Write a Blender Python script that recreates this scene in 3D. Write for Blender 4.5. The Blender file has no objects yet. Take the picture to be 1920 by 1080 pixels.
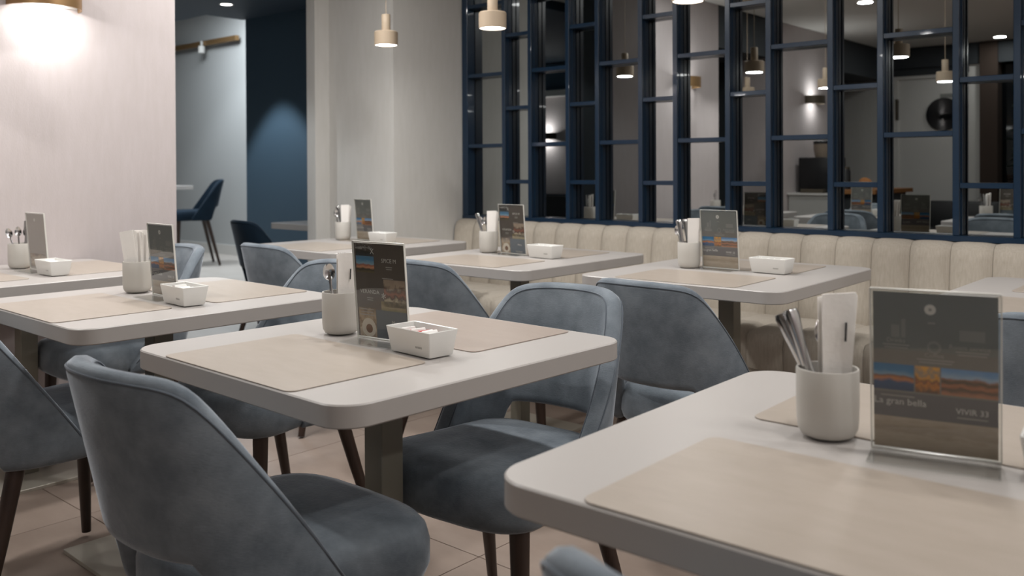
import bpy, bmesh, math, random
from math import sin, cos, pi, radians
from mathutils import Vector, Matrix

random.seed(7)
S = bpy.context.scene
COL = S.collection

# ------------------------------------------------------------------ camera, world, exposure
cam_d = bpy.data.cameras.new('camera')
cam = bpy.data.objects.new('camera', cam_d)
COL.objects.link(cam)
RT = Vector((0.7521176, 0.6590108, -0.0048881))
UP = Vector((-0.0017145, 0.0093737, 0.9999546))
FW = Vector((-0.6590267, 0.7520751, -0.0081800))
M = Matrix((RT, UP, -FW)).transposed().to_4x4()
M.translation = Vector((0, 0, 1.131))
cam.matrix_world = M
cam_d.sensor_width = 36
cam_d.lens = 1692.4 / 1920 * 36
cam_d.shift_y = (328.15 - 540) / 1920
cam_d.clip_start = 0.05
cam_d.dof.use_dof = True
cam_d.dof.focus_distance = 2.15
cam_d.dof.aperture_fstop = 4.5
S.camera = cam

w = bpy.data.worlds.new('world')
S.world = w
w.use_nodes = True
w.node_tree.nodes['Background'].inputs[0].default_value = (0.02, 0.025, 0.03, 1)
w.node_tree.nodes['Background'].inputs[1].default_value = 0.3

S.view_settings.view_transform = 'Standard'
S.view_settings.look = 'None'
S.view_settings.exposure = 0.2
S.view_settings.gamma = 1.0
S.view_settings.use_curve_mapping = False
S.cycles.max_bounces = 8
S.cycles.transparent_max_bounces = 24
S.cycles.sample_clamp_indirect = 4.0
S.cycles.caustics_reflective = False
S.cycles.caustics_refractive = False

# light levels (W)
W_PEND, W_DOWN, W_SCONCE, W_HALL = 2.3, 6.6, 2.5, 135.0
C_PEND = (1.0, 0.98, 0.955)
C_DOWN = (1.0, 0.985, 0.968)
C_SCON = (1.0, 0.99, 0.98)
C_HALL = (0.88, 0.95, 1.0)


# ------------------------------------------------------------------ helpers
def lin(c):
    c /= 255.0
    return c / 12.92 if c <= 0.04045 else ((c + 0.055) / 1.055) ** 2.4


def rgb(r, g, b):
    return (lin(r), lin(g), lin(b), 1)


MATS = {}


def mat(name, col, rough=0.5, metal=0.0, var=None, vscale=6.0, stretch=(1, 1, 1), bump=0.0, bscale=200.0,
        sheen=0.0, spec=0.5, coat=0.0, bstretch=None):
    if name in MATS:
        return MATS[name]
    m = bpy.data.materials.new(name)
    m.use_nodes = True
    nt = m.node_tree
    b = nt.nodes['Principled BSDF']
    b.inputs['Base Color'].default_value = col
    b.inputs['Roughness'].default_value = rough
    b.inputs['Metallic'].default_value = metal
    b.inputs['Specular IOR Level'].default_value = spec
    b.inputs['Coat Weight'].default_value = coat
    if sheen:
        b.inputs['Sheen Weight'].default_value = sheen
        b.inputs['Sheen Roughness'].default_value = 0.28
        b.inputs['Sheen Tint'].default_value = (0.86, 0.92, 1.0, 1)
    if var is not None or bump:
        tc = nt.nodes.new('ShaderNodeTexCoord')
    if var is not None:
        mp = nt.nodes.new('ShaderNodeMapping')
        mp.inputs['Scale'].default_value = stretch
        nt.links.new(tc.outputs['Object'], mp.inputs['Vector'])
        n = nt.nodes.new('ShaderNodeTexNoise')
        n.inputs['Scale'].default_value = vscale
        n.inputs['Detail'].default_value = 5
        n.inputs['Roughness'].default_value = 0.6
        nt.links.new(mp.outputs[0], n.inputs['Vector'])
        r = nt.nodes.new('ShaderNodeValToRGB')
        r.color_ramp.elements[0].position = 0.3
        r.color_ramp.elements[0].color = col
        r.color_ramp.elements[1].position = 0.7
        r.color_ramp.elements[1].color = var
        nt.links.new(n.outputs['Fac'], r.inputs['Fac'])
        nt.links.new(r.outputs['Color'], b.inputs['Base Color'])
    if bump:
        mp2 = nt.nodes.new('ShaderNodeMapping')
        mp2.inputs['Scale'].default_value = bstretch or (1, 1, 1)
        nt.links.new(tc.outputs['Object'], mp2.inputs['Vector'])
        n2 = nt.nodes.new('ShaderNodeTexNoise')
        n2.inputs['Scale'].default_value = bscale
        n2.inputs['Detail'].default_value = 3
        nt.links.new(mp2.outputs[0], n2.inputs['Vector'])
        bp = nt.nodes.new('ShaderNodeBump')
        bp.inputs['Strength'].default_value = bump
        bp.inputs['Distance'].default_value = 0.002
        nt.links.new(n2.outputs['Fac'], bp.inputs['Height'])
        nt.links.new(bp.outputs['Normal'], b.inputs['Normal'])
    MATS[name] = m
    return m


def emit(name, col, strength):
    if name in MATS:
        return MATS[name]
    m = bpy.data.materials.new(name)
    m.use_nodes = True
    nt = m.node_tree
    nt.nodes.remove(nt.nodes['Principled BSDF'])
    e = nt.nodes.new('ShaderNodeEmission')
    e.inputs[0].default_value = (*col, 1)
    e.inputs[1].default_value = strength
    nt.links.new(e.outputs[0], nt.nodes['Material Output'].inputs[0])
    MATS[name] = m
    return m


def acrylic():
    if 'acrylic' in MATS:
        return MATS['acrylic']
    m = bpy.data.materials.new('acrylic')
    m.use_nodes = True
    nt = m.node_tree
    nt.nodes.remove(nt.nodes['Principled BSDF'])
    tr = nt.nodes.new('ShaderNodeBsdfTransparent')
    tr.inputs[0].default_value = (0.97, 0.975, 0.97, 1)
    gl = nt.nodes.new('ShaderNodeBsdfGlossy')
    gl.inputs['Roughness'].default_value = 0.03
    lw = nt.nodes.new('ShaderNodeLayerWeight')
    lw.inputs[0].default_value = 0.5
    pw = nt.nodes.new('ShaderNodeMath')
    pw.operation = 'POWER'
    pw.inputs[1].default_value = 4.0
    nt.links.new(lw.outputs['Facing'], pw.inputs[0])
    ma = nt.nodes.new('ShaderNodeMath')
    ma.operation = 'MULTIPLY_ADD'
    ma.inputs[1].default_value = 0.9
    ma.inputs[2].default_value = 0.035
    nt.links.new(pw.outputs[0], ma.inputs[0])
    mx = nt.nodes.new('ShaderNodeMixShader')
    nt.links.new(ma.outputs[0], mx.inputs[0])
    nt.links.new(tr.outputs[0], mx.inputs[1])
    nt.links.new(gl.outputs[0], mx.inputs[2])
    nt.links.new(mx.outputs[0], nt.nodes['Material Output'].inputs[0])
    MATS['acrylic'] = m
    return m


def photo_mat(name, stops, scale=3.0, dist=0.25):
    """A printed photograph: a colour ramp up the print, disturbed by noise."""
    if name in MATS:
        return MATS[name]
    m = bpy.data.materials.new(name)
    m.use_nodes = True
    nt = m.node_tree
    b = nt.nodes['Principled BSDF']
    b.inputs['Roughness'].default_value = 0.35
    tc = nt.nodes.new('ShaderNodeTexCoord')
    sp = nt.nodes.new('ShaderNodeSeparateXYZ')
    nt.links.new(tc.outputs['Generated'], sp.inputs[0])
    n = nt.nodes.new('ShaderNodeTexNoise')
    n.inputs['Scale'].default_value = scale
    n.inputs['Detail'].default_value = 6
    nt.links.new(tc.outputs['Generated'], n.inputs['Vector'])
    a = nt.nodes.new('ShaderNodeMath')
    a.operation = 'MULTIPLY_ADD'
    nt.links.new(n.outputs['Fac'], a.inputs[0])
    a.inputs[1].default_value = dist * 2
    nt.links.new(sp.outputs['Z'], a.inputs[2])
    s = nt.nodes.new('ShaderNodeMath')
    s.operation = 'SUBTRACT'
    nt.links.new(a.outputs[0], s.inputs[0])
    s.inputs[1].default_value = dist
    r = nt.nodes.new('ShaderNodeValToRGB')
    cr = r.color_ramp
    while len(cr.elements) < len(stops):
        cr.elements.new(0.5)
    for e, (p, c) in zip(cr.elements, stops):
        e.position = p
        e.color = rgb(*c)
    nt.links.new(s.outputs[0], r.inputs['Fac'])
    nt.links.new(r.outputs['Color'], b.inputs['Base Color'])
    MATS[name] = m
    return m


def mesh_of(bm, name, m, smooth=None):
    me = bpy.data.meshes.new(name)
    bmesh.ops.recalc_face_normals(bm, faces=bm.faces[:])
    bm.to_mesh(me)
    bm.free()
    me.materials.append(m)
    if smooth is not None:
        for p in me.polygons:
            p.use_smooth = True
        me.set_sharp_from_angle(angle=radians(smooth))
    return me


def obj(name, bm, m, parent=None, smooth=None, loc=None):
    me = bm if isinstance(bm, bpy.types.Mesh) else mesh_of(bm, name, m, smooth)
    o = bpy.data.objects.new(name, me)
    COL.objects.link(o)
    if parent:
        o.parent = parent
    if loc:
        o.location = loc
    return o


def tag(o, label, cat, group=None):
    o['label'] = label
    o['category'] = cat
    if group:
        o['group'] = group
    return o


def thing(name, label, cat, loc=(0, 0, 0), rz=0.0, group=None):
    o = bpy.data.objects.new(name, None)
    o.empty_display_size = 0.05
    COL.objects.link(o)
    o.location = loc
    o.rotation_euler = (0, 0, rz)
    return tag(o, label, cat, group)


def copy_tree(o, parent=None):
    c = o.copy()
    COL.objects.link(c)
    if parent:
        c.parent = parent
    for ch in list(o.children):
        copy_tree(ch, c)
    return c


def again(root, label, loc, rz=0.0, group=None):
    c = copy_tree(root)
    c.location = loc
    c.rotation_euler = (0, 0, rz)
    c['label'] = label
    if group:
        c['group'] = group
    return c


def structure(o):
    o['kind'] = 'structure'
    return o


def box(bm, x0, x1, y0, y1, z0, z1, bev=0.0, seg=2):
    vs = [bm.verts.new(p) for p in ((x0, y0, z0), (x1, y0, z0), (x1, y1, z0), (x0, y1, z0),
                                    (x0, y0, z1), (x1, y0, z1), (x1, y1, z1), (x0, y1, z1))]
    fs = [bm.faces.new([vs[i] for i in q]) for q in ((0, 3, 2, 1), (4, 5, 6, 7), (0, 1, 5, 4), (1, 2, 6, 5), (2, 3, 7, 6), (3, 0, 4, 7))]
    if bev:
        es = list({e for f in fs for e in f.edges})
        bmesh.ops.bevel(bm, geom=es, offset=bev, segments=seg, affect='EDGES', profile=0.5)
    return bm


def bx(*a, **k):
    return box(bmesh.new(), *a, **k)


def loft(bm, rings, closed=True, cap0=True, cap1=True):
    """rings: lists of points of one length, joined in order."""
    R = [[bm.verts.new(p) for p in r] for r in rings]
    n = len(R[0])
    for a, b in zip(R, R[1:]):
        for i in range(n if closed else n - 1):
            j = (i + 1) % n
            bm.faces.new((a[i], a[j], b[j], b[i]))
    if cap0:
        bm.faces.new(R[0][::-1])
    if cap1:
        bm.faces.new(R[-1])
    return bm


def lathe(prof, n=32, cap0=True, cap1=True, c=(0, 0, 0)):
    bm = bmesh.new()
    return loft(bm, [[(c[0] + r * cos(2 * pi * i / n), c[1] + r * sin(2 * pi * i / n), c[2] + z) for i in range(n)] for r, z in prof], True, cap0, cap1)


def rrect(x, y, r, n=6):
    """outline of a rounded rectangle centred on the origin, half sizes x, y"""
    out = []
    for cx, cy, a0 in ((x - r, y - r, 0), (-x + r, y - r, pi / 2), (-x + r, -y + r, pi), (x - r, -y + r, 1.5 * pi)):
        for i in range(n + 1):
            a = a0 + pi / 2 * i / n
            out.append((cx + r * cos(a), cy + r * sin(a)))
    return out


def slab(x, y, r, z0, z1, bev=0.003, n=8):
    bm = bmesh.new()
    o = rrect(x, y, r, n)
    i = rrect(x - bev, y - bev, max(r - bev, 0.0005), n)
    return loft(bm, [[(p[0], p[1], z0) for p in i], [(p[0], p[1], z0 + bev) for p in o], [(p[0], p[1], z1 - bev) for p in o],
                     [(p[0], p[1], z1) for p in i]])


def tube(bm, pts, r, n=8, caps=True):
    rings = []
    for i, p in enumerate(pts):
        p = Vector(p)
        a = Vector(pts[max(i - 1, 0)])
        b = Vector(pts[min(i + 1, len(pts) - 1)])
        d = (b - a).normalized()
        s = d.cross(Vector((0, 0, 1)))
        if s.length < 1e-3:
            s = d.cross(Vector((1, 0, 0)))
        s.normalize()
        t = d.cross(s)
        rr = r[i] if isinstance(r, (list, tuple)) else r
        rings.append([p + s * rr * cos(2 * pi * k / n) + t * rr * sin(2 * pi * k / n) for k in range(n)])
    return loft(bm, rings, True, caps, caps)


def lamp(name, kind, parent, loc, watts, col, size=0.1, rot=(0, 0, 0), spread=None, spot=None, blend=0.5):
    d = bpy.data.lights.new(name, kind)
    d.energy = watts
    d.color = col
    if kind == 'AREA':
        d.shape = 'DISK'
        d.size = size
        if spread:
            d.spread = spread
    elif kind == 'SPOT':
        d.shadow_soft_size = size
        d.spot_size = spot or radians(120)
        d.spot_blend = blend
    else:
        d.shadow_soft_size = size
    o = bpy.data.objects.new(name, d)
    COL.objects.link(o)
    o.parent = parent
    o.location = loc
    o.rotation_euler = rot
    return o


# ------------------------------------------------------------------ materials
m_lam = mat('laminate', rgb(174, 169, 165), 0.38)
m_mat = mat('placemat_leather', rgb(170, 159, 148), 0.36, var=rgb(162, 151, 139), vscale=9, stretch=(1, 4, 1), bump=0.15, bscale=400)
m_matp = mat('placemat_leather_rosy', rgb(164, 151, 141), 0.36, var=rgb(157, 143, 133), vscale=9, stretch=(1, 4, 1), bump=0.15, bscale=400)
m_velvet = mat('velvet_slate', rgb(96, 104, 112), 0.85, var=rgb(132, 140, 147), vscale=11, sheen=0.9, spec=0.1, bump=0.35, bscale=260, bstretch=(0.5, 0.5, 3))
m_velvet2 = mat('velvet_pipe', rgb(96, 103, 111), 0.85, sheen=0.9, spec=0.15)
m_navy = mat('velvet_navy', rgb(18, 32, 44), 0.8, var=rgb(24, 40, 54), vscale=7, sheen=0.35, spec=0.15)
m_walnut = mat('dark_walnut', rgb(48, 35, 29), 0.38, var=rgb(60, 44, 36), vscale=12, stretch=(6, 6, 0.6))
m_column = mat('column_paint', rgb(128, 124, 112), 0.42)
m_plate = mat('base_plate_metal', rgb(186, 180, 168), 0.32, metal=0.25)
m_cup = mat('cup_ceramic', rgb(188, 184, 177), 0.55)
m_porc = mat('porcelain', rgb(226, 225, 221), 0.22)
m_mark = mat('grey_mark', rgb(165, 163, 158), 0.4)
m_steel = mat('cutlery_steel', rgb(205, 205, 205), 0.16, metal=1.0)
m_napkin = mat('napkin_paper', rgb(238, 234, 229), 0.9, bump=0.2, bscale=150)
m_ink = mat('black_ink', rgb(30, 30, 30), 0.6)
m_latt = mat('navy_lattice_paint', rgb(15, 40, 62), 0.28, coat=0.2)
m_wall = mat('woven_wallpaper', rgb(190, 181, 180), 0.85, var=rgb(185, 176, 174), vscale=40, stretch=(1, 1, 0.2), bump=0.25, bscale=230, bstretch=(1, 1, 0.35))
m_wallb = mat('plain_wall', rgb(206, 204, 200), 0.85, var=rgb(201, 199, 194), vscale=30, stretch=(1, 1, 0.2), bump=0.2, bscale=230, bstretch=(1, 1, 0.4))
m_grey = mat('hall_wall_grey', rgb(176, 178, 178), 0.8)
m_blue = mat('hall_wall_blue', rgb(60, 81, 97), 0.65)
m_dark = mat('dark_recess_paint', rgb(46, 51, 55), 0.7)
m_ceil = mat('ceiling_paint', rgb(224, 222, 217), 0.9)
m_soffit = mat('soffit_blue', rgb(28, 48, 64), 0.6)
m_white = mat('white_paint', rgb(206, 204, 200), 0.5)
m_floor = mat('floor_stone', rgb(154, 138, 127), 0.42, var=rgb(138, 122, 111), vscale=3.0, stretch=(1, 2, 1), bump=0.05, bscale=60)
m_grout = mat('floor_grout', rgb(130, 115, 104), 0.8)
m_linen = mat('linen_beige', rgb(186, 178, 166), 0.9, var=rgb(170, 161, 148), vscale=60, stretch=(2.5, 2.5, 0.25), bump=0.35, bscale=300, bstretch=(1, 1, 0.4), spec=0.2, sheen=0.1)
m_seam = mat('seam_shadow', rgb(140, 128, 112), 0.9)
m_plinth = mat('plinth_brown', rgb(70, 54, 40), 0.6)
m_pend = mat('pendant_clay', rgb(178, 160, 138), 0.6)
m_brass = mat('brushed_brass', rgb(158, 126, 88), 0.4, metal=0.7)
m_bronze = mat('dark_bronze', rgb(92, 84, 72), 0.45, metal=0.4)
m_black = mat('black_plastic', rgb(22, 23, 25), 0.4)
m_wood = mat('oak_board', rgb(150, 104, 58), 0.5, var=rgb(128, 84, 44), vscale=8, stretch=(1, 8, 1))
m_bread = mat('bread_crust', rgb(186, 128, 68), 0.8, var=rgb(150, 92, 44), vscale=20)
m_hopper = mat('smoky_hopper', rgb(140, 126, 112), 0.15)
m_night = mat('night_glass', rgb(10, 14, 18), 0.05)
m_leaf = mat('dark_leaf', rgb(28, 46, 34), 0.6)
m_curt = mat('brown_curtain', rgb(60, 48, 40), 0.9)
m_red = mat('sachet_red', rgb(186, 46, 38), 0.5)
m_sach = mat('sachet_white', rgb(236, 234, 230), 0.6)
m_sach2 = mat('sachet_brown', rgb(96, 62, 44), 0.6)
m_green = mat('sachet_green', rgb(72, 104, 88), 0.6)
m_glow = emit('lamp_glow', (1.0, 0.97, 0.92), 6.0)
m_spotglow = emit('downlight_glow', (1.0, 0.97, 0.92), 6.0)

m_mirror = bpy.data.materials.new('smoked_mirror')
m_mirror.use_nodes = True
_b = m_mirror.node_tree.nodes['Principled BSDF']
_b.inputs['Base Color'].default_value = (0.40, 0.42, 0.42, 1)
_b.inputs['Metallic'].default_value = 1.0
_b.inputs['Roughness'].default_value = 0.0
_b.inputs['Specular IOR Level'].default_value = 0.0

# ------------------------------------------------------------------ the room
CEIL = 2.58
floor = structure(obj('floor', bx(-5.4, 2.9, -3.9, 4.3, -0.06, -0.004), m_grout))
tile_me = mesh_of(slab(0.2985, 0.2985, 0.001, -0.004, 0.0, 0.0008, 1), 'tile', m_floor)
nt_ = 0
for i in range(12):
    for j in range(13):
        t = obj('tile', tile_me, None, floor, loc=(-4.5 + 0.6 * i, -3.2 + 0.6 * j, 0))
hall_floor = structure(obj('floor', bx(-17, -4.805, -4.0, 7.0, -0.06, -0.0005), mat('hall_floor_stone_lit', rgb(186, 180, 174), 0.35, var=rgb(176, 169, 162), vscale=3.0)))  # same stone, hall light painted in as a paler colour

structure(obj('ceiling', bx(-4.9, 2.9, -3.9, 4.5, CEIL, CEIL + 0.1), m_ceil))
structure(obj('wall_north', bx(-4.0, 2.9, 4.141, 4.40, 0, CEIL), m_wallb))
structure(obj('wall_east', bx(2.6, 2.8, -3.6, 4.3, 0, CEIL), m_wall))
# wall with the sconces: two papered piers with darker recesses between
structure(obj('wall_west', bx(-4.35, -3.94, 0.93, 2.127, 0, CEIL), m_wall))
structure(obj('wall_west', bx(-4.35, -3.94, -1.70, -0.16, 0, CEIL), m_wall))
structure(obj('wall_recess', bx(-4.72, -4.55, -3.6, 1.2, 0, CEIL), m_dark))
structure(obj('trim_recess', bx(-4.55, -3.94, -0.16, 0.93, 2.2, CEIL), m_dark))
structure(obj('trim_recess', bx(-4.55, -3.94, -3.4, -1.70, 2.2, CEIL), m_dark))
structure(obj('wall_recess', bx(-4.55, -4.35, 0.93, 2.127, 0, CEIL), m_dark))
structure(obj('wall_recess', bx(-4.55, -4.35, -1.70, -0.16, 0, CEIL), m_dark))
# beige corner block beside the mirror, with a slim pilaster at its outer end
structure(obj('wall_corner', bx(-4.63, -3.97, 3.49, 4.40, 0, 2.70), m_wallb))
structure(obj('trim_pilaster', bx(-4.66, -4.575, 3.385, 4.3, 0, 2.70), m_wallb))
# back wall with door, porthole and dark window
structure(obj('wall_south', bx(-4.6, -3.86, -3.6, -3.4, 0, CEIL), m_wallb))
structure(obj('wall_south', bx(-3.86, -2.98, -3.6, -3.4, 2.24, CEIL), m_dark))
structure(obj('wall_south', bx(-2.98, -2.85, -3.6, -3.4, 0, CEIL), m_wallb))
structure(obj('wall_south', bx(-2.85, 0.2, -3.6, -3.4, 2.45, CEIL), m_dark))
structure(obj('wall_south', bx(0.2, 2.8, -3.6, -3.4, 0, CEIL), m_wallb))
structure(obj('trim_header', bx(-4.05, 2.6, -3.4, -3.36, 2.33, CEIL), m_dark))
d = structure(obj('door_1', bx(-3.80, -3.04, -3.5, -3.43, 0.0, 2.2), m_white))
obj('door_frame', bx(-3.86, -3.80, -3.56, -3.41, 0, 2.24), m_white, d)
obj('door_frame', bx(-3.04, -2.98, -3.56, -3.41, 0, 2.24), m_white, d)
obj('door_frame', bx(-3.80, -3.04, -3.56, -3.41, 2.2, 2.24), m_white, d)
bm = lathe([(0.20, 0), (0.20, 0.03)], 40)
bmesh.ops.rotate(bm, verts=bm.verts, matrix=Matrix.Rotation(-pi / 2, 3, 'X'))
o = obj('porthole_glass', bm, m_night, d, loc=(-3.27, -3.44, 1.75))
obj('hinge', bx(-3.83, -3.80, -3.44, -3.40, 1.70, 1.96), m_bronze, d)
obj('door_plate', bx(-3.31, -3.17, -3.432, -3.424, 1.95, 2.0), mat('plate_grey', rgb(132, 132, 128), 0.5), d)
wi = structure(obj('window_1', bx(-2.66, 0.2, -3.58, -3.54, 0.0, 2.45), m_night))
obj('window_frame', bx(-2.85, -2.66, -3.56, -3.33, 0, CEIL - 0.002), m_curt, wi)
obj('window_frame', bx(-1.3, -1.22, -3.56, -3.46, 0, 2.45), m_black, wi)

# hall behind the sconce wall: low dark soffit, grey far wall, blue side wall
SOF = 2.5
structure(obj('ceiling', bx(-17, -4.9, -4.0, 4.25, SOF, 3.75), m_soffit))
structure(obj('ceiling', bx(-7.33, -4.66, 4.25, 4.63, SOF, 3.75), m_soffit))
structure(obj('ceiling', bx(-4.9, -4.66, 2.0, 4.4, SOF + 0.1, 3.75), m_soffit))
structure(obj('ceiling', bx(-17, -7.0, 4.2, 7.0, 3.7, 3.8), m_ceil))
structure(obj('wall_blue', bx(-7.30, -3.97, 4.63, 6.6, 0, 3.7), m_blue))
structure(obj('wall_hall', bx(-17, -7.2, 6.5, 6.7, 0, 3.7), m_grey))
structure(obj('wall_hall', bx(-17.2, -17, -4.0, 6.7, 0, 3.7), m_grey))
structure(obj('baseboard_hall', bx(-17, -7.3, 6.48, 6.5, 0, 0.13), m_white))
structure(obj('wall_hall_south', bx(-17, -4.72, -1.3, -1.1, 0, SOF), m_blue))
# a lit niche in that wall, seen only in the mirror
structure(obj('trim_niche', bx(-7.85, -7.2, -1.1, -1.07, 0.78, 2.06), m_wall))
structure(obj('trim_niche', bx(-7.95, -7.1, -1.1, -0.98, 2.06, 2.14), m_white))
structure(obj('wall_hall', bx(-8.15, -7.0, -1.1, -0.9, 0, 0.76), m_black))


# ------------------------------------------------------------------ smoked mirror behind a navy lattice
scr = thing('lattice_mirror', 'smoked mirror wall behind a navy staggered metal lattice above the banquette', 'mirror', (0, 0, 0))
obj('mirror_glass', bx(-3.965, 2.55, 4.120, 4.140, 0.80, CEIL - 0.005), m_mirror, scr)
px = [-3.950, -3.630, -3.425, -3.145, -2.940, -2.658, -2.446, -2.149, -1.935, -1.634, -1.411, -1.102, -0.874]
while px[-1] < 2.3:
    px.append(px[-1] + (0.295 if len(px) % 2 == 1 else 0.212))
ZB = 0.838
post_me = mesh_of(bx(0, 0.026, 4.05, 4.118, ZB, CEIL - 0.004, bev=0.002, seg=1), 'post', m_latt, 30)
first_me = mesh_of(bx(0, 0.046, 4.05, 4.118, ZB, CEIL - 0.004, bev=0.002, seg=1), 'post', m_latt, 30)
fin_me = mesh_of(bx(0.0265, 0.030, 4.078, 4.084, ZB, CEIL - 0.01), 'edge_strip', m_latt)
for i, x in enumerate(px):
    p = obj('post', first_me if i == 0 else post_me, None, scr, loc=(x - (0.012 if i == 0 else 0), 0, 0))
    if i:
        obj('edge_strip', fin_me, None, p)
for i in range(len(px) - 1):
    zs = (1.266, 1.70, 2.13, 2.55) if i % 2 == 0 else (1.047, 1.487, 1.924, 2.36)
    a, b = px[i] + (0.034 if i == 0 else 0.026), px[i + 1]
    me = None
    for z in zs:
        if me is None:
            me = mesh_of(bx(a, b, 4.056, 4.117, -0.011, 0.011, bev=0.0015, seg=1), 'bar', m_latt, 30)
        obj('bar', me, None, scr, loc=(0, 0, z))
obj('bottom_rail', bx(-3.962, 2.55, 4.047, 4.119, 0.813, ZB, bev=0.002, seg=1), m_latt, scr)

# ------------------------------------------------------------------ banquette
bq = thing('banquette', 'long beige linen banquette with vertical channel tufting under the lattice mirror', 'banquette', (0, 0, 0))
CW = 0.1595
x0b = -3.962


def channel_mesh(wd):
    bm = bmesh.new()
    n = 9
    # profile up the front and over the top, as (y, z); bulge across x
    prof = [(3.955, 0.40, .6), (3.945, 0.46, 1), (3.955, 0.55, 1), (3.967, 0.66, 1), (3.978, 0.745, 1), (3.985, 0.775, 1), (3.998, 0.797, 1), (4.018, 0.808, .9), (4.044, 0.810, .6)]
    rings = []
    for y, z, k in prof:
        r = []
        for i in range(n):
            u = -1 + 2 * i / (n - 1)
            bul = (1 - abs(u) ** 3.4) * 0.024 * k
            zz = z + (bul * 0.45 if z > 0.76 else 0)
            r.append((wd / 2 * 0.992 * u, y - (bul if z < 0.79 else bul * 0.5), zz))
        rings.append(r)
    loft(bm, rings, False, False, False)
    # back face so that it is a closed pad
    bx_ = [bm.verts.new((sx * wd / 2 * .995, 4.046, zz)) for sx, zz in ((-1, .40), (1, .40), (1, .809), (-1, .809))]
    bm.faces.new(bx_)
    return bm


cm = mesh_of(channel_mesh(CW), 'channel', m_linen, 60)


def seat_mesh(wd):
    bm = bmesh.new()
    n = 7
    prof = [(3.44, 0.30, .3), (3.437, 0.33, .8), (3.435, 0.40, 1), (3.442, 0.432, 1), (3.462, 0.448, 1), (3.60, 0.452, 1), (3.85, 0.445, 1), (3.955, 0.435, .5)]
    rings = []
    for y, z, k in prof:
        r = []
        for i in range(n):
            u = -1 + 2 * i / (n - 1)
            bul = (1 - abs(u) ** 4) * 0.014 * k
            r.append((wd / 2 * 0.992 * u, y - (bul if z < 0.44 and y < 3.5 else 0), z + (bul if z > 0.43 else 0)))
        rings.append(r)
    loft(bm, rings, False, False, False)
    return bm


sm = mesh_of(seat_mesh(CW), 'seat_panel', m_linen, 60)
NCH = 40
for i in range(NCH):
    xc = x0b + CW * (i + 0.5)
    obj('channel', cm, None, bq, loc=(xc, 0, 0))
    obj('seat_panel', sm, None, bq, loc=(xc, 0, 0))
xe = x0b + CW * NCH
obj('base', bx(x0b, xe, 3.445, 4.046, 0.10, 0.425), m_linen, bq)
obj('plinth', bx(x0b, xe, 3.50, 4.04, 0.0, 0.10), m_plinth, bq)
obj('back_board', bx(x0b, xe, 4.046, 4.140, 0.10, 0.7995), m_linen, bq)


# ------------------------------------------------------------------ chairs
def shell_mesh():
    """tub backrest: flat rear with rounded top corners, wings that run forward and fall to seat height"""
    bm = bmesh.new()
    N = 64
    rings = []
    rim = []
    for k in range(N + 1):
        t = -1 + 2 * k / N
        a = abs(t)
        sg = 1 if t >= 0 else -1
        if a < 0.72:
            ph = a / 0.72 * pi / 2
            e = 2 / 2.35
            ux, uy, fwd = sin(ph) ** e, -(max(cos(ph), 0.0) ** e), 0.0
        else:
            ux, uy, fwd = 1.0, 0.0, (a - 0.72) / 0.28 * 0.085
        # outward normal of the plan curve
        if a < 0.72:
            nx, ny = max(sin(ph), .0) ** (2 - e), -(max(cos(ph), 0.0) ** (2 - e))
            l = math.hypot(nx, ny)
            nx, ny = nx / l, ny / l
        else:
            nx, ny = 1.0, 0.0
        cap, zt = 0.812 - 0.014 * min(1.0, (a / 0.45) ** 2), 0.78
        for _ in range(8):      # the wing's rim falls on a slope of 1.42 to seat height
            yy = -0.055 + (0.185 + 0.23 * (zt - 0.45)) * uy + fwd
            zl = 0.432 - 1.42 * yy
            zt = -0.018 * math.log(math.exp(-cap / 0.018) + math.exp(-zl / 0.018))
        q = min(1, max(0, (a - 0.27) / 0.17))
        zb = 0.505 - 0.145 * (q * q * (3 - 2 * q))
        if zt - zb < 0.035:
            zt = zb + 0.035
        th = 0.022 if a < 0.9 else 0.022 - 0.010 * (a - 0.9) / 0.1

        def at(z, off):
            h = z - 0.45
            rx = 0.208 + 0.05 * h
            ry = 0.185 + (0.23 * h if h > 0 else 0.08 * h)
            return (sg * (rx * ux + off * nx), -0.055 + ry * uy + off * ny + fwd, z)
        hgt = zt - zb
        c = min(0.022, hgt * 0.35)
        pr = []
        for z, off in ((zb, -th * .45), (zb + c * .4, -th * .9), (zb + c, -th), (zb + hgt * .35, -th), (zb + hgt * .65, -th), (zt - c, -th), (zt - c * .35, -th * .8), (zt, -th * .3),
                       (zt, th * .3), (zt - c * .35, th * .8), (zt - c, th), (zb + hgt * .65, th), (zb + hgt * .35, th), (zb + c, th), (zb + c * .4, th * .9), (zb, th * .45)):
            pr.append(at(z, off))
        rings.append(pr)
        rim.append((at(zt - c * 0.55, th * 0.93), at(zt - c * 0.55, -th * 0.93)))
    loft(bm, rings)
    return bm, rim


def seat_cushion():
    bm = bmesh.new()
    n = 44
    rings = []
    for z, s in ((0.362, 0.93), (0.372, 0.97), (0.392, 1.0), (0.43, 1.0), (0.455, 0.975), (0.468, 0.93), (0.475, 0.80), (0.479, 0.5), (0.480, 0.15)):
        r = []
        for i in range(n):
            a = 2 * pi * i / n
            e = 2 / 4.6
            x = 0.240 * math.copysign(abs(cos(a)) ** e, cos(a))
            y = 0.218 * math.copysign(abs(sin(a)) ** e, sin(a))
            tp = 1.0 - 0.20 * min(1.0, max(0.0, (0.14 - y) / 0.2))
            tp -= 0.06 * max(0.0, (-0.1 - y) / 0.14)
            yy = y * s + 0.012 + (0.012 * (1 - (x / 0.24) ** 2) if y > 0.15 else 0)
            r.append((x * tp * s, yy, z))
        rings.append(r)
    return loft(bm, rings)


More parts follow.
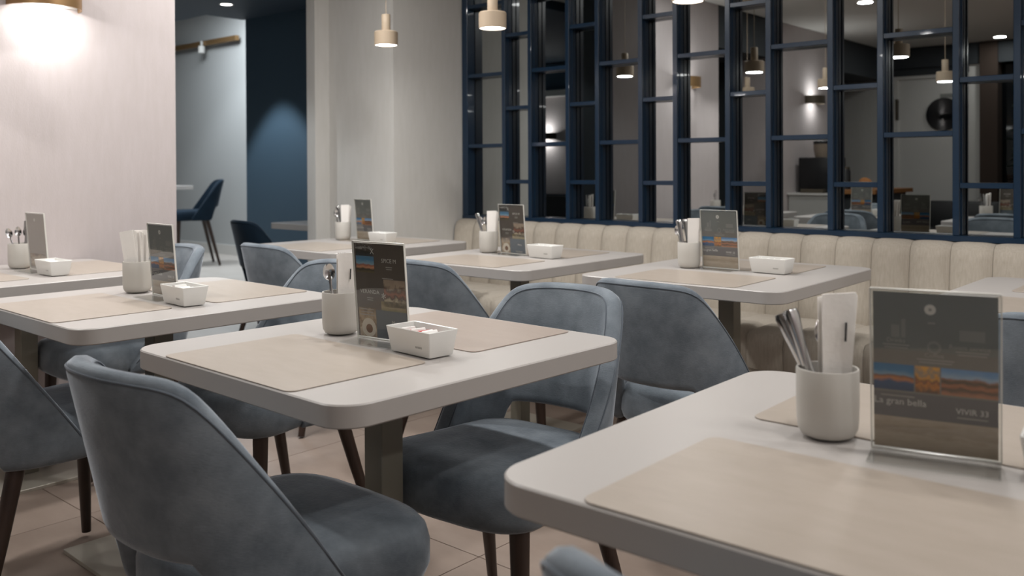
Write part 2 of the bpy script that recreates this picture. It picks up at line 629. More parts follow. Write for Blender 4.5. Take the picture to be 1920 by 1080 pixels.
LEGS = [((0.185, 0.16), (0.20, 0.175)), ((-0.185, 0.16), (-0.20, 0.175)), ((0.165, -0.135), (0.215, -0.235)), ((-0.165, -0.135), (-0.215, -0.235))]


def make_chair(name, label, velvet, pipe, group, lift=0.0):
    t = thing(name, label, 'chair', group=group)
    bm, rim = shell_mesh()
    sh = obj('backrest', bm, velvet, t, 60)
    bm = bmesh.new()
    tube(bm, [r[0] for r in rim[2:-2]], 0.0020, 6)
    obj('piping', bm, pipe, sh, 60)
    bm = bmesh.new()
    tube(bm, [r[1] for r in rim[2:-2]], 0.0018, 6)
    obj('piping', bm, pipe, sh, 60)
    st = obj('seat', seat_cushion(), velvet, t, 60)
    for (a, b), (c, d) in LEGS:
        bm = bmesh.new()
        k = 1 if lift == 0 else 1.25
        tube(bm, [(a, b, 0.385), (a + (c - a) * .5 * k, b + (d - b) * .5 * k, 0.19 - lift / 2), (a + (c - a) * k, b + (d - b) * k, 0.0045 - lift)], [0.0225, 0.0185, 0.0135], 14)
        obj('leg', bm, m_walnut, t, 50)
    if lift:
        bm = bmesh.new()
        tube(bm, [(-0.2, 0.21, -lift + .25), (0.2, 0.21, -lift + .25)], 0.009, 8)
        obj('footrest', bm, m_walnut, t, 50)
    return t


ch = make_chair('tub_chair', 'slate velvet tub chair seen from behind, nearest to us at the central table', m_velvet, m_velvet2, 'slate velvet tub chairs')
ch.location = (-1.425, 0.952, 0.0125)
ch.rotation_euler = (0, 0, radians(0))
G = 'slate velvet tub chairs'
again(ch, 'slate velvet tub chair facing us across the central table', (-1.425, 1.574, 0.0125), radians(180 + 3), G)
again(ch, 'slate velvet tub chair cut by the left edge of the photo', (-2.625, 1.036, 0.0125), radians(-2), G)
again(ch, 'slate velvet tub chair facing us at the table with the napkin sheaf', (-2.41, 1.600, 0.0125), radians(180 + 2), G)
again(ch, 'slate velvet tub chair facing us at the table against the sconce wall', (-3.45, 1.60, 0.0125), radians(180 - 2), G)
again(ch, 'slate velvet tub chair, only its top rim showing at the bottom photo edge', (-0.320, 0.872, 0.0125), radians(0), G)
again(ch, 'slate velvet tub chair, back to us, at the banquette table with grey card', (-1.40, 2.455, 0), radians(-3), G)
again(ch, 'slate velvet tub chair, back to us, at the banquette table with brown card', (-2.355, 2.46, 0), radians(-3), G)
again(ch, 'slate velvet tub chair at the far table beside the beige wall corner', (-3.37, 2.50, 0), radians(-2), G)
again(ch, 'slate velvet tub chair peeping out beside the largest menu card', (-0.36, 2.52, 0), radians(0), G)

nv = make_chair('tub_chair', 'dark navy tub chair in the hall opening beside the blue wall', m_navy, m_navy, 'navy hall chairs')
nv.location = (-4.95, 3.42, 0)
nv.rotation_euler = (0, 0, radians(-10))
stool = make_chair('bar_chair', 'tall dark navy bar chair on slim legs against the grey hall wall', m_navy, m_navy, None, lift=0.1415)
stool.location = (-9.86, 5.52, 0.15)
stool.rotation_euler = (0, 0, radians(158))
stool.scale = (1.06, 1.06, 1.06)
del_g = stool.get('group')

# ------------------------------------------------------------------ tables
LAM = {}


def make_table(label, x, y, rz, b, a, base=True, group='pale laminate tables', z=0.75, name='cafe_table'):
    key = (round(b, 3), round(a, 3))
    t = thing(name, label, 'table', (x, y, 0), radians(rz), group)
    if key not in LAM:
        LAM[key] = (mesh_of(slab(b / 2, a / 2, 0.062, 0.71, 0.75, 0.0025, 10), 'tabletop', m_lam, 40),
                    mesh_of(bx(-0.03, 0.03, -0.03, 0.03, 0.012, 0.70, bev=0.002, seg=1), 'column', m_column, 40),
                    mesh_of(slab(0.20, 0.20, 0.004, 0.0, 0.012, 0.001, 3), 'base_plate', m_plate, 40),
                    mesh_of(bx(-0.14, 0.14, -0.14, 0.14, 0.70, 0.71), 'top_plate', m_column))
    top, colm, pl, tp = LAM[key]
    obj('tabletop', top, None, t)
    obj('column', colm, None, t)
    obj('base_plate', pl, None, t)
    obj('top_plate', tp, None, t)
    return t


def placemat(label, x, y, rz, m=None, sx=0.2275, sy=0.159):
    key = 'mat%s' % (m or m_mat).name
    if key not in LAM:
        LAM[key] = mesh_of(slab(sx, sy, 0.018, 0.0, 0.0022, 0.0006, 5), 'placemat', m or m_mat)
    o = obj('placemat', LAM[key], None)
    o.location = (x, y, 0.7502)
    o.rotation_euler = (0, 0, radians(rz))
    return tag(o, label, 'placemat', 'leather placemats')


TB = {
    'T1': ('pale laminate table in the middle of the photo', -1.506, 1.290, -1.5, 0.748, 0.777),
    'T2': ('pale laminate table, the largest and closest one', -0.395, 1.209, 0.9, 0.748, 0.777),
    'T3': ('pale laminate table with the tall sheaf of white napkins', -2.545, 1.316, -0.9, 0.748, 0.777),
    'T4': ('pale laminate table against the papered sconce wall', -3.560, 1.325, 0.0, 0.748, 0.777),
    'T5': ('pale laminate table at the banquette with a grey menu card', -1.570, 2.990, 1.2, 0.76, 0.86),
    'T6': ('pale laminate table at the banquette with a brown menu card', -2.535, 2.940, 0.4, 0.76, 0.86),
    'T7': ('pale laminate table in front of the beige wall corner', -3.610, 2.935, -0.5, 0.76, 0.86),
    'T8': ('pale laminate table at the banquette, only its corner showing at photo edge', -0.43, 2.985, 0.0, 0.76, 0.86),
}
SAY = {'T1': 'the central table', 'T2': 'the largest, closest table', 'T3': 'the table with the napkin sheaf', 'T4': 'the table against the sconce wall',
       'T5': 'the banquette table with grey card', 'T6': 'the banquette table with brown card', 'T7': 'the far table by the wall corner', 'T8': 'the banquette table at the photo edge'}
for k, (lb, x, y, rz, b, a) in TB.items():
    make_table(lb, x, y, rz, b, a)
    c, s = cos(radians(rz)), sin(radians(rz))
    off = 0.227 if a < 0.8 else 0.262
    if k == 'T7' or k == 'T8' or a > 0.8:
        offs = (-0.252, 0.205)
    else:
        offs = (-0.2265, 0.215)
    for side, oy in zip(('near side', 'far side'), offs):
        dx = -0.004
        mm = m_matp if (k == 'T1' and oy > 0) else m_mat
        placemat('beige leather placemat, %s of %s' % (side, SAY[k]), x + c * dx - s * oy, y + s * dx + c * oy, rz, mm)

hall_t = make_table('pale table in the hall standing beside the blue wall', -5.10, 4.05, 0, 0.82, 0.777)
bar_t = thing('bar_table', 'tall pale bar table next to the navy bar chair', 'table', (-10.75, 5.45, 0))
obj('tabletop', slab(0.45, 0.35, 0.03, 0.88, 0.93, 0.003), m_lam, bar_t)
obj('column', bx(-0.05, 0.05, -0.05, 0.05, 0.015, 0.88), m_column, bar_t)
obj('base_plate', slab(0.25, 0.25, 0.01, 0, 0.015, 0.002), m_plate, bar_t)

# ------------------------------------------------------------------ cups, cutlery, napkins
ZT = 0.7525     # things stand at placemat height


def cup_mesh():
    R = 0.0425
    return lathe([(0.004, 0.0), (0.030, 0.0), (0.036, 0.003), (0.0405, 0.011), (R - 0.0005, 0.024), (R, 0.05), (R, 0.0935), (R - 0.0008, 0.095), (R - 0.003, 0.095), (R - 0.0038, 0.0935),
                  (R - 0.004, 0.05), (R - 0.006, 0.022), (0.030, 0.009), (0.004, 0.007)], 48)


CUP = mesh_of(cup_mesh(), 'cutlery_cup', m_cup, 50)


def strip(bm, sec):
    """sec: list of (z, half width, half thickness, bend y); a flat bar along z"""
    rings = []
    for z, hw, ht, y in sec:
        rings.append([(hw * cos(a) * (1 if abs(cos(a)) > .5 else 1.0), y + ht * sin(a), z) for a in [2 * pi * i / 10 for i in range(10)]])
    return loft(bm, rings)


def spoon_mesh():
    # handle down, bowl up
    bm = bmesh.new()
    strip(bm, [(0, .006, .0012, 0), (.03, .005, .0013, 0), (.08, .0032, .0013, .001), (.112, .0028, .0013, .002)])
    rings = []
    for i in range(11):
        t = i / 10
        hw = 0.0028 + 0.0092 * sin(pi * min(1, t ** 0.85)) ** 0.7 if 0 < t < 1 else 0.0028 if t == 0 else 0.002
        z = 0.112 + 0.038 * t
        dip = 0.0042 * sin(pi * t)
        rings.append([(hw * u, 0.002 + dip * (1 - u * u) + (0.0008 if k else -0.0002), z) for k, us in ((0, (-1, -.5, 0, .5, 1)), (1, (1, .5, 0, -.5, -1))) for u in us])
    loft(bm, rings)
    return bm


def handle_mesh():
    # knife or fork standing handle up: a faceted handle that widens to a blunt end
    bm = bmesh.new()
    return strip(bm, [(0, .004, .0008, 0), (.05, .0050, .0018, 0), (.09, .0055, .0030, 0), (.115, .0070, .0042, 0), (.15, .0095, .0046, .0004), (.164, .0104, .0040, .001), (.171, .0080, .0026, .0012)])


def fork_mesh():
    bm = bmesh.new()
    strip(bm, [(0, .0075, .0012, 0), (.03, .006, .0013, 0), (.085, .003, .0013, 0), (.115, .003, .0012, .001), (.13, .009, .0010, .003), (.138, .0095, .0009, .003)])
    for k in range(4):
        x = -0.0075 + 0.005 * k
        box(bm, x - .0013, x + .0013, .0022, .0036, .134, .172)
    return bm


def napkin_mesh(seed, wd=0.041, ht=0.172, fl=0.0020):
    """a folded paper napkin standing on end: four leaves, spreading a little at the top"""
    rnd = random.Random(seed)
    bm = bmesh.new()
    for k in range(4):
        y0 = (k - 1.5) * 0.0022
        rings = []
        for i in range(6):
            t = i / 5
            hw = wd * (0.40 + 0.13 * t)
            y = y0 * (1 + t * fl * 130) + 0.0006 * sin(5 * t + k)
            z = ht * t * (1 - 0.012 * k * t)
            sh = 0.002 * (k - 1.5) * t
            pts = [(-hw + sh, y), (-hw * .4 + sh, y + .0012), (hw * .2 + sh, y - .0008), (hw + sh, y + .0006)]
            th = 0.0011
            rings.append([(a, b - th, z + (0.003 * a / wd if t == 1 else 0)) for a, b in pts] + [(a, b + th, z + (0.003 * a / wd if t == 1 else 0)) for a, b in pts[::-1]])
        loft(bm, rings)
    return bm


SPOON, HANDLE, FORK = (mesh_of(f(), n, m_steel, 50) for f, n in ((spoon_mesh, 'spoon'), (handle_mesh, 'knife'), (fork_mesh, 'fork')))
NAPS = [mesh_of(napkin_mesh(s), 'napkin', m_napkin, 40) for s in range(3)]


def stand(o, base, tilt, azim, spin):
    """stand a long thing at base, tilted by tilt degrees towards azimuth, spun about its own length"""
    o.matrix_world = Matrix.Translation(base) @ Matrix.Rotation(radians(azim), 4, 'Z') @ Matrix.Rotation(radians(tilt), 4, 'Y') @ Matrix.Rotation(radians(spin - azim), 4, 'Z')


ORD = ['first', 'second', 'third', 'fourth', 'fifth', 'sixth', 'seventh']


def across(p):
    """how far right of the camera's axis a point lies (tangent), for naming things in order"""
    q = Vector(p) - Vector((0, 0, 1.131))
    return q.dot(RT) / q.dot(FW)


def name_in_order(os_, text, where, cat, group):
    """one label each, told apart by their order from the left"""
    os_ = sorted(os_, key=lambda o: across(o.matrix_world @ Vector((0, 0, 0.15 if cat != 'sachet' else 0.0))))
    for i, o in enumerate(os_):
        if len(os_) == 1:
            tag(o, '%s in the %s' % (text, where), cat, group)
        else:
            tag(o, '%s, %s from left in the %s' % (text, ORD[i], where), cat, group)


WH = {'T1': 'cup on the central table', 'T2': 'cup on the largest table', 'T3': 'cup beside the sconce table, napkins only', 'T4': 'cup before the sconce wall',
      'T5': 'cup beside the grey banquette card', 'T6': 'cup beside the brown banquette card', 'T7': 'cup before the wall corner'}


def cup_set(k, x, y, cut, spin, tilt, az, n, sc, dx=0.012, dy=0.004, fan=0.0, gap=0.0152):
    """cut: (kind, dx, dy, tilt, azimuth, spin); then a sheaf of n napkins standing face to face"""
    c = obj('cutlery_cup', CUP, None)
    c.location = (x, y, ZT + 0.0003)
    tag(c, 'round greige ceramic cutlery cup on %s' % SAY[k], 'cup', 'cutlery cups')
    kinds = {}
    for kind, ox, oy, tl, a_, sp in cut:
        me = {'spoon': SPOON, 'knife': HANDLE, 'fork': FORK}[kind]
        o = obj(kind, me, None)
        stand(o, (x + ox, y + oy, ZT + 0.010), tl, a_, sp)
        kinds.setdefault(kind, []).append(o)
    for kind, os_ in kinds.items():
        name_in_order(os_, {'spoon': 'steel spoon, bowl up', 'knife': 'steel knife, handle up', 'fork': 'steel fork, prongs up'}[kind], WH[k], kind,
                      'steel %s in the %s' % ({'spoon': 'spoons', 'knife': 'knives', 'fork': 'forks'}[kind], WH[k]))
    os_ = []
    nx, ny = -sin(radians(spin)), cos(radians(spin))
    for i in range(n):
        o = obj('napkin', NAPS[i % 3], None)
        d_ = (i - (n - 1) / 2) * gap
        f_ = (i - (n - 1) / 2) * fan
        stand(o, (x + dx + nx * d_ + cos(radians(spin)) * f_ * .0006, y + dy + ny * d_ + sin(radians(spin)) * f_ * .0006, ZT + 0.014), tilt, az, spin)
        o.matrix_world = o.matrix_world @ Matrix.Rotation(radians(f_), 4, 'Y') @ Matrix.Diagonal((sc, 1, sc * (1 - 0.03 * (i % 2)), 1))
        os_.append(o)
        if i == 0 and k in ('T1', 'T2'):
            obj('printed_mark', bx(0.004, 0.0066, -0.0105, -0.0099, 0.112, 0.136), m_ink, o)
    if n:
        name_in_order(os_, 'folded white paper napkin', WH[k], 'napkin', 'napkins in the %s' % WH[k])


cup_set('T1', -1.668, 1.302, [('spoon', -.010, .006, 15, 195, 60), ('spoon', -.006, -.016, 4, 205, 40), ('fork', -.012, .016, 6, 150, 50), ('knife', -.004, .024, 3, 120, 60)],
        62, 3, 40, 2, 1.0, .010, .002)
cup_set('T2', -.503, 1.246, [('knife', .005, -.003, 23, 197, 35), ('knife', .001, .011, 20, 197, 30), ('knife', -.002, -.013, 14, 197, 50), ('spoon', -.008, .022, 5, 150, 60), ('knife', .004, .023, 2, 110, 60)],
        44, 2, 10, 2, 1.10, .009, -.003)
cup_set('T3', -2.715, 1.335, [], 33, 2, 215, 3, 1.03, 0, 0, 4)
cup_set('T4', -3.735, 1.370, [('spoon', -.006, .000, 16, 235, 70), ('spoon', .0, .002, 4, 220, 70), ('spoon', .006, .012, 4, 60, 70), ('fork', .008, .016, 3, 60, 70), ('fork', .015, .008, 4, 50, 70)],
        0, 0, 0, 0, 1)
cup_set('T5', -1.740, 2.996, [('spoon', -.010, -.008, 13, 205, 30), ('knife', -.010, .006, 12, 200, 30), ('knife', -.010, -.016, 7, 200, 35), ('knife', -.006, .020, 7, 200, 30)],
        26, 3, 5, 2, 1.0, .012, .004)
cup_set('T6', -2.748, 2.975, [('knife', -.006, -.002, 16, 215, 30), ('spoon', -.010, .020, 9, 215, 30), ('spoon', -.012, -.012, 8, 210, 30)],
        30, 3, 30, 2, 1.0, .010, .005)
cup_set('T7', -3.840, 3.015, [('spoon', -.010, .0, 13, 225, 40), ('knife', -.010, .014, 11, 220, 40), ('spoon', -.013, -.015, 6, 215, 40)],
        34, 3, 30, 2, 1.0, .010, .005)

# ------------------------------------------------------------------ sachet bowls
def bowl_mesh():
    bm = bmesh.new()
    o = [((0.061, 0.029, 0.002), 0.0), ((0.063, 0.031, 0.003), 0.002), ((0.0705, 0.0385, 0.003), 0.0515), ((0.0697, 0.0377, 0.003), 0.0525),
         ((0.0672, 0.0352, 0.002), 0.0515), ((0.061, 0.029, 0.002), 0.008)]
    return loft(bm, [[(p[0], p[1], z) for p in rrect(*q, 4)] for q, z in o])


BOWL = mesh_of(bowl_mesh(), 'sachet_bowl', m_porc, 40)


def bowl(k, x, y, rz, mark=True, packs=5, reds=0):
    t = thing('sachet_bowl', 'white rectangular porcelain sachet bowl on %s' % SAY[k], 'bowl', (x, y, ZT + 0.0003), radians(rz), 'sachet bowls')
    obj('bowl_body', BOWL, None, t)
    if mark:
        bm = bmesh.new()
        # small grey maker's mark on the long side, following its slope
        for i, wd in enumerate((.0032, .0030, .0036, .0028, .0032)):
            xx = 0.022 + 0.0042 * i
            yy = -0.0333
            v = [bm.verts.new(p) for p in ((xx, yy - .0004, .0165), (xx + wd, yy - .0004, .0165), (xx + wd, yy - .0011, .0205), (xx, yy - .0011, .0205))]
            bm.faces.new(v)
        obj('printed_mark', bm, m_mark, t)
    rnd = random.Random(int(k[1]) * 5 + packs)
    done = {}
    for i in range(packs):
        px_ = -0.052 + 0.104 * (i + .5) / packs
        mm, kind = m_sach, 'white'
        if reds and i in (2, 4):
            mm, kind = m_red, 'red'
        elif i == 0 and k in ('T1', 'T3', 'T2'):
            mm, kind = (m_green, 'green') if k == 'T2' else (m_sach2, 'brown')
        bm = bx(-0.017, 0.017, -0.0018, 0.0018, -0.018, 0.018, bev=0.0015, seg=1)
        o = obj('sugar_sachet', bm, mm)
        c, s = cos(radians(rz)), sin(radians(rz))
        ly = rnd.uniform(-.007, .007)
        low = -0.004 if kind != 'white' else 0
        o.matrix_world = Matrix.Translation((x + c * px_ - s * ly, y + s * px_ + c * ly, ZT + 0.031 + low + rnd.uniform(0, .004))) @ Matrix.Rotation(radians(rz + 90 + rnd.uniform(-12, 12)), 4, 'Z') @ Matrix.Rotation(radians(-24 + rnd.uniform(-4, 4)), 4, 'X')
        done.setdefault(kind, []).append(o)
    for kind, os_ in done.items():
        name_in_order(os_, '%s sugar sachet' % kind, WB[k], 'sachet', '%s sachets in the %s' % (kind, WB[k]))


WB = {'T1': 'bowl on the central table', 'T2': 'bowl on the largest table', 'T3': 'bowl beside the napkin sheaf', 'T4': 'bowl before the sconce wall',
      'T5': 'bowl beside the grey banquette card', 'T6': 'bowl beside the brown banquette card', 'T7': 'bowl before the wall corner'}
bowl('T1', -1.360, 1.268, -4, reds=1, packs=7)
bowl('T2', -0.190, 1.262, 6, packs=4)
bowl('T3', -2.374, 1.303, -3, packs=4)
bowl('T4', -3.408, 1.362, 0, packs=3)
bowl('T5', -1.424, 3.028, -2, packs=4)
bowl('T6', -2.398, 2.945, -2, packs=4)
bowl('T7', -3.520, 3.015, 0, packs=4)

# ------------------------------------------------------------------ menu stands
m_cardA = mat('card_brown', rgb(86, 77, 69), 0.4)
m_cardB = mat('card_grey_hazed', rgb(116, 117, 114), 0.35)  # grey lightened to carry the haze of reflections
m_bandB = mat('card_grey_warm', rgb(120, 115, 110), 0.35)
m_footB = mat('card_grey_violet', rgb(98, 95, 97), 0.4)
m_blueA = mat('card_slate', rgb(82, 92, 102), 0.4)
m_txt = mat('print_white', rgb(205, 202, 196), 0.5)
m_txt2 = mat('print_grey', rgb(156, 153, 147), 0.5)
m_icon = mat('print_faint', rgb(134, 133, 129), 0.5)
m_cardC = mat('card_reflection_taupe', rgb(150, 142, 132), 0.4)  # taupe of a reflection, painted as the card's colour
p_sea = photo_mat('photo_sea', [(0.0, (36, 62, 96)), (.30, (30, 70, 112)), (.42, (190, 116, 62)), (.52, (120, 78, 58)), (.58, (120, 150, 172)), (.75, (52, 116, 160)), (1, (36, 104, 152))], 3.5, .16)
p_wood = photo_mat('photo_planks', [(0, (158, 142, 124)), (.4, (170, 154, 136)), (.6, (150, 134, 116)), (1, (172, 157, 140))], 6, .4)
p_ora = photo_mat('photo_amber', [(0, (96, 70, 46)), (.3, (190, 116, 44)), (.45, (120, 74, 42)), (.6, (214, 150, 60)), (.75, (150, 132, 112)), (1, (220, 158, 62))], 5, .4)
p_cliff = photo_mat('photo_cliffs', [(0, (176, 116, 84)), (.22, (84, 66, 48)), (.35, (170, 106, 72)), (.5, (66, 60, 44)), (.6, (140, 96, 72)), (.68, (150, 172, 194)), (.85, (112, 150, 190)), (1, (98, 140, 186))], 4, .18)
p_sky = photo_mat('photo_beach', [(0, (96, 86, 58)), (.2, (60, 54, 44)), (.32, (196, 140, 104)), (.45, (150, 92, 76)), (.55, (130, 160, 176)), (.8, (70, 122, 158)), (1, (84, 116, 140))], 4, .14)
p_dark = photo_mat('photo_night', [(0, (60, 62, 66)), (.3, (44, 40, 36)), (.5, (70, 62, 54)), (.65, (150, 150, 146)), (.8, (58, 50, 44)), (1, (120, 110, 100))], 6, .4)
p_room = photo_mat('photo_room', [(0, (60, 44, 36)), (.2, (190, 176, 150)), (.35, (70, 50, 42)), (.5, (146, 92, 72)), (.65, (90, 70, 58)), (.8, (160, 142, 124)), (1, (150, 132, 116))], 5, .3)
p_food = photo_mat('photo_food', [(0, (150, 130, 110)), (.3, (196, 176, 150)), (.5, (120, 92, 66)), (.7, (172, 150, 122)), (1, (110, 90, 72))], 5, .4)
p_green = photo_mat('photo_olive', [(0, (120, 112, 78)), (.4, (158, 142, 112)), (.7, (130, 116, 82)), (1, (110, 98, 76))], 5, .3)


def text_mesh(s, size, wd=None):
    cu = bpy.data.curves.new('lettering', 'FONT')
    cu.body = s
    cu.size = size
    cu.align_x = 'CENTER'
    cu.align_y = 'CENTER'
    cu.extrude = 0
    cu.resolution_u = 2
    ob = bpy.data.objects.new('lettering_tmp', cu)
    COL.objects.link(ob)
    dg = bpy.context.evaluated_depsgraph_get()
    me = bpy.data.meshes.new_from_object(ob.evaluated_get(dg))
    bpy.data.objects.remove(ob)
    bpy.data.curves.remove(cu)
    return me


def menu_stand(label, x, y, rz, design, texts=('SPICE M', 'VERANDA'), group='menu stands'):
    W_, H_ = 0.152, 0.218
    lean = radians(4.5)
    t = thing('menu_stand', label, 'menu', (x, y, ZT + 0.0003), radians(rz), group)
    # everything leans over its foot: build upright parts with a shear done by rotation
    Rx = Matrix.Rotation(lean, 4, 'X')

    def lay(o):
        o.matrix_local = Rx
        return o
    # acrylic: front leaf, back leaf, foot
    bm = bx(-W_ / 2, W_ / 2, -0.0026, -0.0010, 0.002, H_)
    lay(obj('acrylic_sheet', bm, acrylic(), t))
    bm = bx(-W_ / 2, W_ / 2, 0.0010, 0.0026, 0.002, H_)
    lay(obj('acrylic_sheet', bm, acrylic(), t))
    edge = mat('acrylic_edge', rgb(214, 212, 205), 0.2)
    bm = bx(-W_ / 2 - .0012, -W_ / 2 + .0004, -.0026, .0026, 0.002, H_)
    box(bm, W_ / 2 - .0004, W_ / 2 + .0012, -.0026, .0026, 0.002, H_)
    box(bm, -W_ / 2, W_ / 2, -.0026, .0026, H_ - .0008, H_ + .0008)
    box(bm, -W_ / 2, W_ / 2, -.0034, .0030, 0.002, 0.0042)
    e = lay(obj('acrylic_edge', bm, edge, t))
    obj('acrylic_foot', bx(-W_ / 2, W_ / 2, -0.064, 0.003, 0.0, 0.0028), acrylic(), t)
    cw, = (0.146,)
    zb, zt = (0.006, 0.2145)
    ZB_ = 0.048 if design == 'B' else 0.006
    card = lay(obj('menu_card', bx(-cw / 2, cw / 2, -0.0005, 0.0005, zb, zt), {'A': m_cardA, 'B': m_cardB, 'C': m_cardC}[design], t))

    def P(u, v):
        return -cw / 2 + cw * u, zt - (zt - ZB_) * v

    def patch(name, u0, u1, v0, v1, m, lift=0.0002, lab=None):
        xa, za = P(u0, v0)
        xb, zb_ = P(u1, v1)
        for sgn in (-1, 1):
            yy = sgn * (0.0005 + lift)
            bm_ = bmesh.new()
            q = [(xa, yy, zb_), (xb, yy, zb_), (xb, yy, za), (xa, yy, za)]
            if sgn > 0:
                q = [(-p[0], p[1], p[2]) for p in q]
            bm_.faces.new([bm_.verts.new(p) for p in q])
            o = obj(name, bm_, m, card)
            if lab:
                o['label'] = lab

    def words_(s, u, v, size, m):
        me = text_mesh(s, size)
        xx, zz = P(u, v)
        for sgn in (-1, 1):
            o = bpy.data.objects.new('lettering', me)
            COL.objects.link(o)
            if not me.materials:
                me.materials.append(m)
            o.parent = card
            o.location = (xx * (1 if sgn < 0 else -1), sgn * 0.00095, zz)
            o.rotation_euler = (pi / 2, 0, 0 if sgn < 0 else pi)

    def disc(u, v, r, m, r2=0.0, lift=0.0004, name='emblem'):
        xx, zz = P(u, v)
        for sgn in (-1, 1):
            bm_ = bmesh.new()
            n = 24
            a = [bm_.verts.new((sgn * -1 * 0 + (xx if sgn < 0 else -xx) + r * cos(2 * pi * i / n), sgn * (0.0005 + lift), zz + r * sin(2 * pi * i / n))) for i in range(n)]
            if r2:
                b = [bm_.verts.new(((xx if sgn < 0 else -xx) + r2 * cos(2 * pi * i / n), sgn * (0.0005 + lift), zz + r2 * sin(2 * pi * i / n))) for i in range(n)]
                for i in range(n):
                    bm_.faces.new((a[i], a[(i + 1) % n], b[(i + 1) % n], b[i]))
            else:
                bm_.faces.new(a)
            obj(name, bm_, m, card)

    def lines(u, v, n, wd, m, dv=0.022):
        bm_ = bmesh.new()
        for sgn in (-1, 1):
            for i in range(n):
                ww = wd * (1 - 0.12 * (i % 2))
                xa, za = P(u - ww / 2, v + dv * i)
                xb, zb2 = P(u + ww / 2, v + dv * i + 0.009)
                yy = sgn * 0.0009
                sx_ = 1 if sgn < 0 else -1
                bm_.faces.new([bm_.verts.new(p) for p in ((sx_ * xa, yy, zb2), (sx_ * xb, yy, zb2), (sx_ * xb, yy, za), (sx_ * xa, yy, za))])
        o = obj('lettering', bm_, m, card)
        o['kind'] = 'stuff'

    if design == 'A':
        patch('photo_print', .03, .38, .0, .135, p_dark)
        patch('photo_print', .03, .40, .135, .31, p_sky)
        patch('photo_print', .57, 1.0, .37, .66, p_room)
        patch('photo_print', .50, 1.0, .60, .70, p_green)
        patch('photo_print', .03, .38, .69, 1.0, p_food)
        patch('colour_panel', .385, 1.0, .70, 1.0, m_blueA)
        disc(.22, .90, .021, mat('print_plate', rgb(206, 196, 180), .5), name='plate_print')
        disc(.23, .91, .010, mat('print_dish', rgb(110, 80, 58), .5), lift=.0006, name='plate_print')
        words_('X', .37, .085, .017, m_txt)
        words_(texts[0], .70, .175, .0125, m_txt)
        lines(.70, .235, 2, .13, m_txt2)
        lines(.66, .355, 1, .22, m_txt2)
        words_(texts[1], .28, .515, .0125, m_txt)
        lines(.28, .575, 2, .13, m_txt2)
        words_('*', .56, .575, .03, m_txt)
        lines(.20, .70, 3, .28, m_txt2, .03)
        words_('Menu', .78, .82, .0105, m_txt)
        lines(.75, .95, 2, .28, m_txt2, .02)
    elif design == 'B':
        patch('colour_panel', 0, 1, .46, .80, m_bandB, .00015)
        patch('colour_panel', 0, 1, .80, 1.0, m_footB, .00015)
        patch('photo_print', 0, 1, 1.0, 1.25, p_wood, .00015)
        patch('photo_print', 0, .335, .575, .785, p_sea)
        patch('photo_print', .345, .545, .575, .785, p_ora)
        patch('photo_print', .555, 1.0, .575, .785, p_cliff)
        disc(.47, .125, .0068, m_txt, .0018)
        disc(.47, .125, .0012, m_txt2)
        lines(.48, .225, 1, .06, m_txt2)
        # faint drawn icons: bottle and glass, mug, serving tray
        patch('icon_print', .15, .22, .26, .36, m_icon)
        patch('icon_print', .235, .27, .21, .36, m_icon)
        disc(.50, .42, .0085, m_icon, .0052, name='icon_print')
        patch('icon_print', .70, .90, .27, .355, m_icon)
        words_('Drinks', .19, .385, .0085, m_txt2)
        lines(.19, .415, 2, .22, m_txt2)
        words_('Room service', .78, .405, .0085, m_txt2)
        lines(.80, .435, 2, .26, m_txt2)
        words_('Coffee', .50, .485, .0085, m_txt2)
        lines(.51, .515, 2, .30, m_txt2)
        words_(texts[0], .22, .875, .0125, m_txt)
        words_(texts[1], .80, .905, .0105, m_txt)
        lines(.2, .825, 1, .28, m_txt2)
        lines(.8, .95, 1, .24, m_txt2)
    else:
        disc(.45, .11, .006, m_txt, .002)
        patch('photo_print', .05, .95, .72, .95, p_food)
        lines(.5, .3, 6, .6, m_txt2, .05)
    return t


menu_stand('brown photo-grid menu card in an acrylic stand on the central table', -1.512, 1.297, 6, 'A')
menu_stand('largest grey menu card in an acrylic stand, with strip of photos', -0.359, 1.240, 13, 'B', ('La gran bella', 'VIVIR 33'))
menu_stand('grey menu card in an acrylic stand beside the tall sheaf of napkins', -2.528, 1.329, -1, 'B', ('La gran bella', 'VIVIR 33'))
menu_stand('narrow-looking menu card painted with a taupe reflection, in acrylic stand before the sconce wall', -3.565, 1.377, 2, 'C')
menu_stand('grey menu card with strip of photos on the banquette table, in acrylic stand', -1.616, 3.012, -3, 'B', ('La gran bella', 'VIVIR 33'))
menu_stand('small brown photo-grid menu card in an acrylic stand at the banquette', -2.592, 2.966, -3, 'A')
menu_stand('small grey menu card standing before the beige wall corner', -3.690, 3.045, -6, 'B', ('La gran bella', 'VIVIR 33'))


